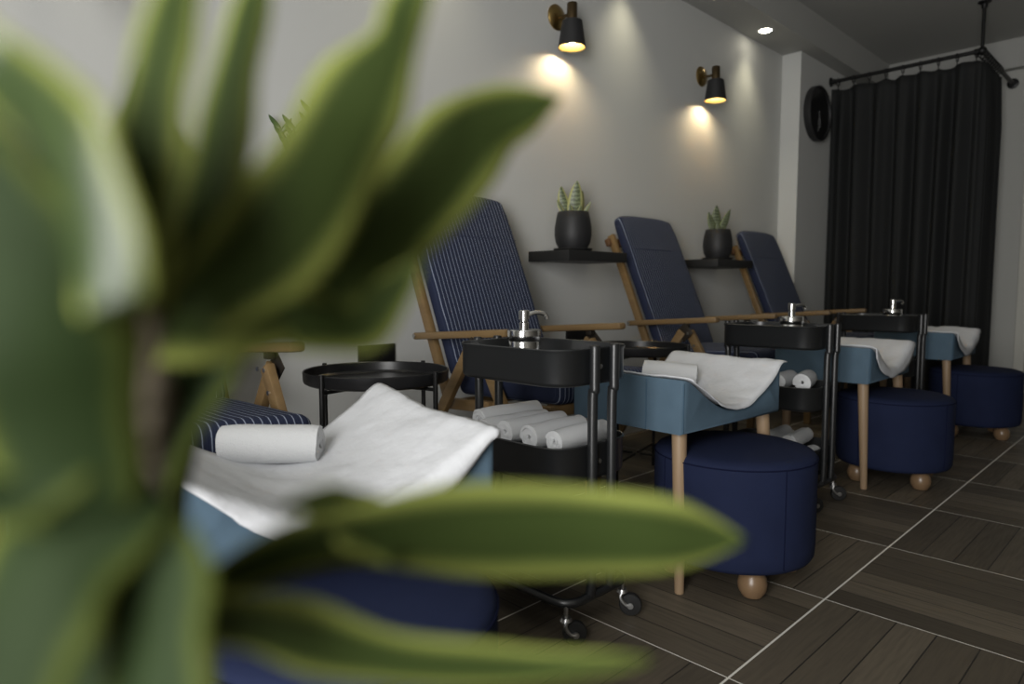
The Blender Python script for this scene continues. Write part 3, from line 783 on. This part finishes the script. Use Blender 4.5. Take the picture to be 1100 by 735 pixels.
grid(b, nS, 40, cfn)
solid(obj('fabric', b, 'curtain', t, 180), .004)
for (x, y) in ringpos:
    b = B(); n = V((0, 1, 0)) if x == 0 else V((1, 0, 0)); n2 = n.cross(V((0, 0, 1)))
    tube(b, [V((x, y, RZ-.014))+(n2*math.cos(2*PI*k/16)+V((0, 0, 1))*math.sin(2*PI*k/16))*.032 for k in range(16)], .0045, 6, True)
    tube(b, [(x, y, RZ-.044), (x, y, RZ-.070)], .0035, 6); obj('ring', b, 'iron', t)

# ------------------------------------------------------------------ foreground dracaena
PB = (0.07, 0.33)
STEMS = [
    [(0.08, 0.33, 0.27, 0.016), (0.060000000000000005, 0.30000000000000004, 0.5, 0.013), (0.0763, 0.2739, 0.7938, 0.01), (0.0735, 0.2546, 0.8498, 0.009), (0.0703, 0.2414, 0.8927, 0.008), (0.063, 0.2171, 0.9259, 0.007), (0.0575, 0.2036, 0.945, 0.005)],
    [(0.04000000000000001, 0.30000000000000004, 0.27, 0.014), (0.030000000000000006, 0.27, 0.5, 0.011), (0.0536, 0.2358, 0.82, 0.009), (0.0493, 0.2104, 0.8696, 0.008), (0.0437, 0.1843, 0.9021, 0.007), (0.0405, 0.1706, 0.9409, 0.005)],
    [(0.12000000000000001, 0.33, 0.27, 0.012), (0.1, 0.31, 0.55, 0.009), (0.0821, 0.2413, 0.8055, 0.006), (0.069, 0.2089, 0.8412, 0.005), (0.0631, 0.2019, 0.853, 0.004)],
]
LEAVES = [   # fold, wave, [(centre, half-width vector), ...]
    (0.1, 0.04, [((0.0669, 0.2054, 0.8533), (0.0021, -0.0005, -0.0035)), ((0.0815, 0.1988, 0.8603), (0.0023, -0.0013, -0.0057)), ((0.0979, 0.1903, 0.8657), (0.0032, 0.0003, -0.0086)), ((0.1178, 0.1847, 0.8644), (0.0039, 0.0027, -0.0125)), ((0.1489, 0.1748, 0.8601), (0.0036, 0.0032, -0.0172)), ((0.1854, 0.1595, 0.8547), (0.0023, 0.0028, -0.0196)), ((0.2182, 0.1408, 0.8497), (0.0016, 0.0025, -0.016)), ((0.2393, 0.1309, 0.846), (0.0011, 0.0014, -0.0097)), ((0.2519, 0.124, 0.8446), (0.0001, 0.0001, -0.0011))]),
    (0.15, 0.05, [((0.1267, 0.1821, 0.8564), (0.0034, 0.0005, 0.002)), ((0.1169, 0.186, 0.8683), (0.0083, 0.0017, 0.0057)), ((0.1072, 0.1893, 0.8759), (0.0045, 0.0015, 0.0058)), ((0.0976, 0.1921, 0.8789), (0.0008, 0.001, 0.0028)), ((0.0923, 0.197, 0.8766), (-0.0001, 0.0002, 0.0005))]),
    (0.12, 0.05, [((0.0613, 0.1966, 0.852), (0.0002, 0.0009, -0.0079)), ((0.0763, 0.1886, 0.8484), (0.0009, 0.0034, -0.0108)), ((0.0936, 0.1777, 0.8405), (0.0006, 0.0044, -0.0124)), ((0.1185, 0.1661, 0.8295), (0.0011, 0.0028, -0.01)), ((0.15, 0.1485, 0.8222), (0.0009, 0.001, -0.0074)), ((0.1733, 0.1325, 0.821), (0.0004, 0.0001, -0.0037)), ((0.1885, 0.1244, 0.8195), (0.0, -0.0001, -0.0006))]),
    (0.12, 0.06, [((0.0587, 0.2088, 0.9398), (0.0027, -0.0005, -0.0157)), ((0.0738, 0.2013, 0.9424), (0.0053, -0.0, -0.0192)), ((0.094, 0.1962, 0.9479), (0.009, -0.0002, -0.0209)), ((0.1138, 0.1918, 0.9562), (0.0102, -0.002, -0.018)), ((0.1347, 0.1936, 0.9677), (0.0111, -0.0038, -0.0134)), ((0.1507, 0.1936, 0.9828), (0.0113, -0.0061, -0.0112)), ((0.1672, 0.1934, 0.9998), (0.0093, -0.0064, -0.0119)), ((0.1818, 0.1913, 1.01), (0.0052, -0.0032, -0.0118)), ((0.1932, 0.1876, 1.0145), (0.0025, -0.0013, -0.0083)), ((0.2061, 0.1827, 1.0203), (0.0001, -0.0002, -0.0007))]),
    (0.15, 0.04, [((0.0677, 0.214, 0.9396), (-0.001, -0.0001, -0.0098)), ((0.0854, 0.2035, 0.938), (-0.0, 0.0012, -0.0085)), ((0.1017, 0.1942, 0.935), (0.0016, 0.0024, -0.01)), ((0.1185, 0.1919, 0.9354), (0.0037, -0.0019, -0.0109)), ((0.1294, 0.1865, 0.9451), (0.0031, -0.0035, -0.0049)), ((0.137, 0.1828, 0.9549), (0.0005, -0.0005, -0.0006))]),
    (0.15, 0.06, [((0.0662, 0.1874, 0.9401), (0.0048, -0.0057, -0.0086)), ((0.0826, 0.1802, 0.9564), (0.0087, -0.0061, -0.0105)), ((0.0956, 0.1764, 0.9736), (0.0119, -0.0051, -0.0086)), ((0.107, 0.177, 0.9922), (0.0125, -0.0042, -0.0069)), ((0.1145, 0.1755, 1.0066), (0.0098, -0.0044, -0.006)), ((0.123, 0.1756, 1.0194), (0.0061, -0.0035, -0.0034)), ((0.1281, 0.1787, 1.0298), (0.0052, -0.0037, -0.0022)), ((0.135, 0.1806, 1.0436), (0.0038, -0.004, -0.0021)), ((0.1438, 0.181, 1.0625), (0.0004, -0.0004, -0.0002))]),
    (0.15, 0.03, [((0.0463, 0.1789, 0.9407), (0.0067, -0.0068, -0.0014)), ((0.0492, 0.1781, 0.9582), (0.0049, -0.0105, -0.0012)), ((0.0517, 0.1775, 0.9757), (0.0047, -0.0101, -0.0012)), ((0.0564, 0.182, 0.9947), (0.0051, -0.0075, -0.0016)), ((0.0614, 0.1859, 1.0102), (0.0051, -0.0052, -0.0018)), ((0.0659, 0.19, 1.0241), (0.0043, -0.0043, -0.0014)), ((0.0709, 0.194, 1.0411), (0.0003, -0.0003, -0.0001))]),
    (0.2, 0.03, [((0.07, 0.1983, 0.945), (0.006, -0.0086, -0.0011)), ((0.073, 0.1977, 0.9658), (0.0051, -0.011, -0.0014)), ((0.079, 0.2013, 0.9877), (0.0044, -0.0097, -0.0017)), ((0.085, 0.2046, 1.008), (0.0046, -0.0068, -0.0018)), ((0.0913, 0.2075, 1.0264), (0.0042, -0.0043, -0.0016)), ((0.0962, 0.2112, 1.0399), (0.0036, -0.0036, -0.0011)), ((0.102, 0.2148, 1.0598), (0.0004, -0.0004, -0.0001))]),
    (0.2, 0.04, [((0.0392, 0.1579, 0.9412), (0.0054, -0.0051, 0.0021)), ((0.0367, 0.1622, 0.9584), (0.005, -0.0104, 0.0041)), ((0.0329, 0.1675, 0.9728), (0.0031, -0.0124, 0.0062)), ((0.0301, 0.1785, 0.9837), (0.0022, -0.0104, 0.0073)), ((0.0263, 0.1903, 0.9931), (0.0027, -0.0063, 0.0055)), ((0.0218, 0.1957, 1.0025), (0.003, -0.004, 0.0031)), ((0.0187, 0.2074, 1.0172), (0.0003, -0.0003, 0.0002))]),
    (0.15, 0.03, [((0.0377, 0.1937, 0.9337), (0.0097, -0.0092, 0.0024)), ((0.0358, 0.1982, 0.9586), (0.0106, -0.0144, 0.0042)), ((0.0329, 0.2033, 0.9789), (0.0083, -0.0137, 0.0068)), ((0.0282, 0.2092, 0.9898), (0.0058, -0.0079, 0.0068)), ((0.0243, 0.2213, 1.0018), (0.0051, -0.0045, 0.0041)), ((0.02, 0.227, 1.0148), (0.0003, -0.0003, 0.0002))]),
    (0.15, 0.03, [((0.0349, 0.1709, 0.8937), (0.0085, -0.0055, 0.0028)), ((0.0306, 0.1705, 0.9153), (0.0143, -0.006, 0.0034)), ((0.0278, 0.1682, 0.9335), (0.0148, -0.0063, 0.0033)), ((0.0253, 0.1726, 0.9508), (0.0125, -0.0079, 0.0049)), ((0.0213, 0.1782, 0.9661), (0.0078, -0.0071, 0.0046)), ((0.0168, 0.1845, 0.9834), (0.0003, -0.0002, 0.0002))]),
    (0.2, 0.03, [((0.0454, 0.1821, 0.8976), (0.0042, -0.004, 0.0008)), ((0.0432, 0.1795, 0.9188), (0.0064, -0.0028, 0.0005)), ((0.0417, 0.1762, 0.9387), (0.0075, -0.0026, 0.0005)), ((0.0398, 0.1729, 0.9553), (0.0072, -0.0031, 0.001)), ((0.0379, 0.1735, 0.9693), (0.0051, -0.0033, 0.0012)), ((0.0365, 0.1764, 0.9835), (0.0003, -0.0003, 0.0001))]),
    (0.15, 0.03, [((0.0503, 0.1704, 0.8991), (-0.0031, 0.0038, 0.0073)), ((0.0392, 0.1736, 0.892), (-0.0033, 0.0075, 0.01)), ((0.0285, 0.1761, 0.8834), (-0.0057, 0.0128, 0.0097)), ((0.021, 0.1749, 0.8696), (-0.0085, 0.0128, 0.0051)), ((0.0166, 0.1706, 0.855), (-0.0067, 0.0067, 0.0017)), ((0.0144, 0.171, 0.8396), (-0.0003, 0.0003, 0.0))]),
    (0.15, 0.03, [((0.0484, 0.1787, 0.8931), (-0.0064, 0.0061, -0.0019)), ((0.0484, 0.1701, 0.8793), (-0.0078, 0.0108, -0.0011)), ((0.0452, 0.1646, 0.8644), (-0.0074, 0.0125, -0.0003)), ((0.0435, 0.1575, 0.8485), (-0.0073, 0.0102, -0.0009)), ((0.0432, 0.1557, 0.8301), (-0.0044, 0.0043, -0.0005)), ((0.0436, 0.1547, 0.8239), (-0.0003, 0.0003, -0.0001))]),
    (0.2, 0.03, [((0.0839, 0.2131, 0.9479), (-0.0098, 0.01, 0.0036)), ((0.081, 0.2207, 0.9274), (-0.0052, 0.0126, 0.0047)), ((0.0733, 0.2329, 0.9059), (-0.0043, 0.011, 0.0052)), ((0.0665, 0.2442, 0.8835), (-0.0063, 0.0095, 0.0036)), ((0.0634, 0.2517, 0.8601), (-0.0079, 0.008, 0.0016)), ((0.061, 0.2515, 0.838), (-0.0004, 0.0004, 0.0))]),
    (0.2, 0.03, [((0.0422, 0.1736, 0.9196), (-0.003, 0.0034, 0.0045)), ((0.0329, 0.1747, 0.9101), (-0.0017, 0.0073, 0.0067)), ((0.0243, 0.1754, 0.9034), (-0.0003, 0.0056, 0.0074)), ((0.015, 0.1772, 0.901), (-0.0011, 0.0017, 0.0054)), ((0.0079, 0.1837, 0.8971), (-0.0001, 0.0001, 0.0004))]),
    (0.2, 0.03, [((0.0657, 0.2394, 0.8969), (-0.0031, 0.0035, 0.0039)), ((0.0625, 0.2553, 0.8852), (-0.0019, 0.0112, 0.005)), ((0.0585, 0.2646, 0.8695), (-0.0023, 0.0105, 0.0031)), ((0.054, 0.2738, 0.8498), (-0.0036, 0.0053, 0.0018)), ((0.0494, 0.2761, 0.8301), (-0.0004, 0.0005, 0.0002))]),
    (0.2, 0.03, [((0.0377, 0.2113, 0.9032), (-0.0106, 0.0101, -0.0024)), ((0.0385, 0.2005, 0.8756), (-0.01, 0.0204, -0.0035)), ((0.0378, 0.1918, 0.8543), (-0.0097, 0.02, -0.0022)), ((0.0363, 0.1841, 0.8344), (-0.0097, 0.0095, -0.0008)), ((0.0361, 0.1823, 0.8163), (-0.0003, 0.0003, -0.0))]),
    (0.2, 0.03, [((0.0641, 0.276, 0.8321), (0.0147, -0.0142, 0.002)), ((0.0635, 0.2803, 0.8664), (0.026, -0.0145, 0.0014)), ((0.0644, 0.2837, 0.904), (0.0279, -0.0156, 0.0008)), ((0.065, 0.2868, 0.9382), (0.0274, -0.0185, 0.0022)), ((0.0641, 0.2907, 0.9656), (0.0147, -0.0141, 0.0031)), ((0.0626, 0.2941, 0.9827), (0.0005, -0.0005, 0.0001))]),
    (0.2, 0.03, [((0.0922, 0.2845, 0.9044), (0.0132, -0.0126, 0.003)), ((0.0901, 0.2903, 0.9377), (0.0224, -0.015, 0.0033)), ((0.0893, 0.2947, 0.9709), (0.0218, -0.0147, 0.0021)), ((0.0894, 0.2975, 0.9968), (0.0144, -0.0116, 0.002)), ((0.0879, 0.3013, 1.019), (0.0064, -0.0061, 0.0013)), ((0.0874, 0.3034, 1.0338), (0.0005, -0.0005, 0.0001))]),
]

t = thing('dracaena_plant', 'big blurred dracaena with yellow-edged green leaves filling the left foreground', 'plant', (PB[0], PB[1], 0))
pb = V((PB[0], PB[1], 0))
b = B(); lathe(b, [(0, 0), (.10, 0), (.115, .01), (.135, .28), (.140, .30), (.134, .305), (.125, .29), (.12, .26), (0, .26)], 36); pp = obj('planter', b, 'pot', t)
b = B(); lathe(b, [(0, .272), (.08, .276), (.123, .268)], 28); obj('soil', b, 'soil', pp)
for st in STEMS:
    b = B(); pts = curve([V(p[:3])-pb for p in st], 6); rr = []
    n = len(st)
    for i in range(len(pts)):
        q = i/6; k = min(int(q), n-2); f = q-k; rr.append(st[k][3]*(1-f)+st[k+1][3]*f)
    tube(b, pts, rr, 12); obj('stem', b, 'bark', t, 60)
def big_leaf(ctrl, fold, wave, seed):
    """ctrl: list of (centre xyz, half-width side vector xyz)"""
    P = curve([V(c[0])-pb for c in ctrl], 8); Sd = curve([V(c[1]) for c in ctrl], 8); n = len(P); b = B()
    def fn(u, v):
        i = min(n-1, int(round(u*(n-1)))); q = 2*v-1; s = Sd[i]; T = (P[min(n-1, i+1)]-P[max(0, i-1)]).normalized()
        nn = T.cross(s); nn = nn/(nn.length+1e-9)*s.length
        w = wave*math.sin(u*13+seed+(1.7 if q > 0 else 0))*q*q
        return P[i] + s*q*(1+.06*math.sin(u*21+seed*2)*abs(q)) + nn*(fold*q*q + w)
    grid(b, n, 11, fn, True); return b
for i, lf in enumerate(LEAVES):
    solid(obj('leaf', big_leaf(lf[2], lf[0], lf[1], random.random()*6), 'gloss' if i in (8, 16) else 'leafshade' if i in (9, 10, 12, 13, 14, 15, 17, 18, 19) else 'leaf', t, 180), .0007)

# ------------------------------------------------------------------ light
def spot(loc, e, size, blend, col, rot=(0, 0, 0), r=.02):
    l = bpy.data.lights.new('spot', 'SPOT'); l.energy = e; l.spot_size = size; l.spot_blend = blend; l.color = col; l.shadow_soft_size = r
    o = bpy.data.objects.new('spot_light', l); C.objects.link(o); o.location = loc; o.rotation_euler = rot; return o
for x in (.35, 1.95, 3.47, 5.06): spot((x, 2.43, SO-.012), 15, math.radians(95), 1., (1, .92, .66), r=.07)
def area(name, loc, rot, sx, sy, e, col):
    l = bpy.data.lights.new(name, 'AREA'); l.shape = 'RECTANGLE'; l.size = sx; l.size_y = sy; l.energy = e; l.color = col
    o = bpy.data.objects.new(name, l); C.objects.link(o); o.location = loc; o.rotation_euler = rot; return o
area('window_daylight', (XF-.14, (WY0+WY1)/2, (WZ0+WZ1)/2), (0, -PI/2, 0), WZ1-WZ0-.1, WY1-WY0-.1, 165, (1., .99, .97))
w = bpy.data.worlds.new('sky'); S.world = w; w.use_nodes = True
bg = w.node_tree.nodes['Background']; bg.inputs[0].default_value = (.9, .95, 1, 1); bg.inputs[1].default_value = .6

# ------------------------------------------------------------------ camera
cd = bpy.data.cameras.new('camera'); cam = bpy.data.objects.new('camera', cd); C.objects.link(cam)
cd.sensor_width = 36; cd.lens = 728.4/1100*36; cd.clip_start = .01; cd.clip_end = 60
ya, pi_ = math.radians(45.54), math.radians(4.5)
fw = V((math.cos(ya)*math.cos(pi_), math.sin(ya)*math.cos(pi_), -math.sin(pi_)))
cam.location = (0, 0, .945); cam.rotation_euler = fw.to_track_quat('-Z', 'Y').to_euler()
cd.dof.use_dof = True; cd.dof.focus_distance = 2.0; cd.dof.aperture_fstop = cd.lens/1000/.0095
S.camera = cam
vs = S.view_settings; S.display_settings.display_device = 'sRGB'
vs.view_transform = 'Standard'; vs.look = 'None'; vs.gamma = 1; vs.exposure = 0.; vs.use_curve_mapping = False
S.cycles.use_denoising = True; S.cycles.max_bounces = 8; S.cycles.diffuse_bounces = 5; S.cycles.sample_clamp_indirect = 6
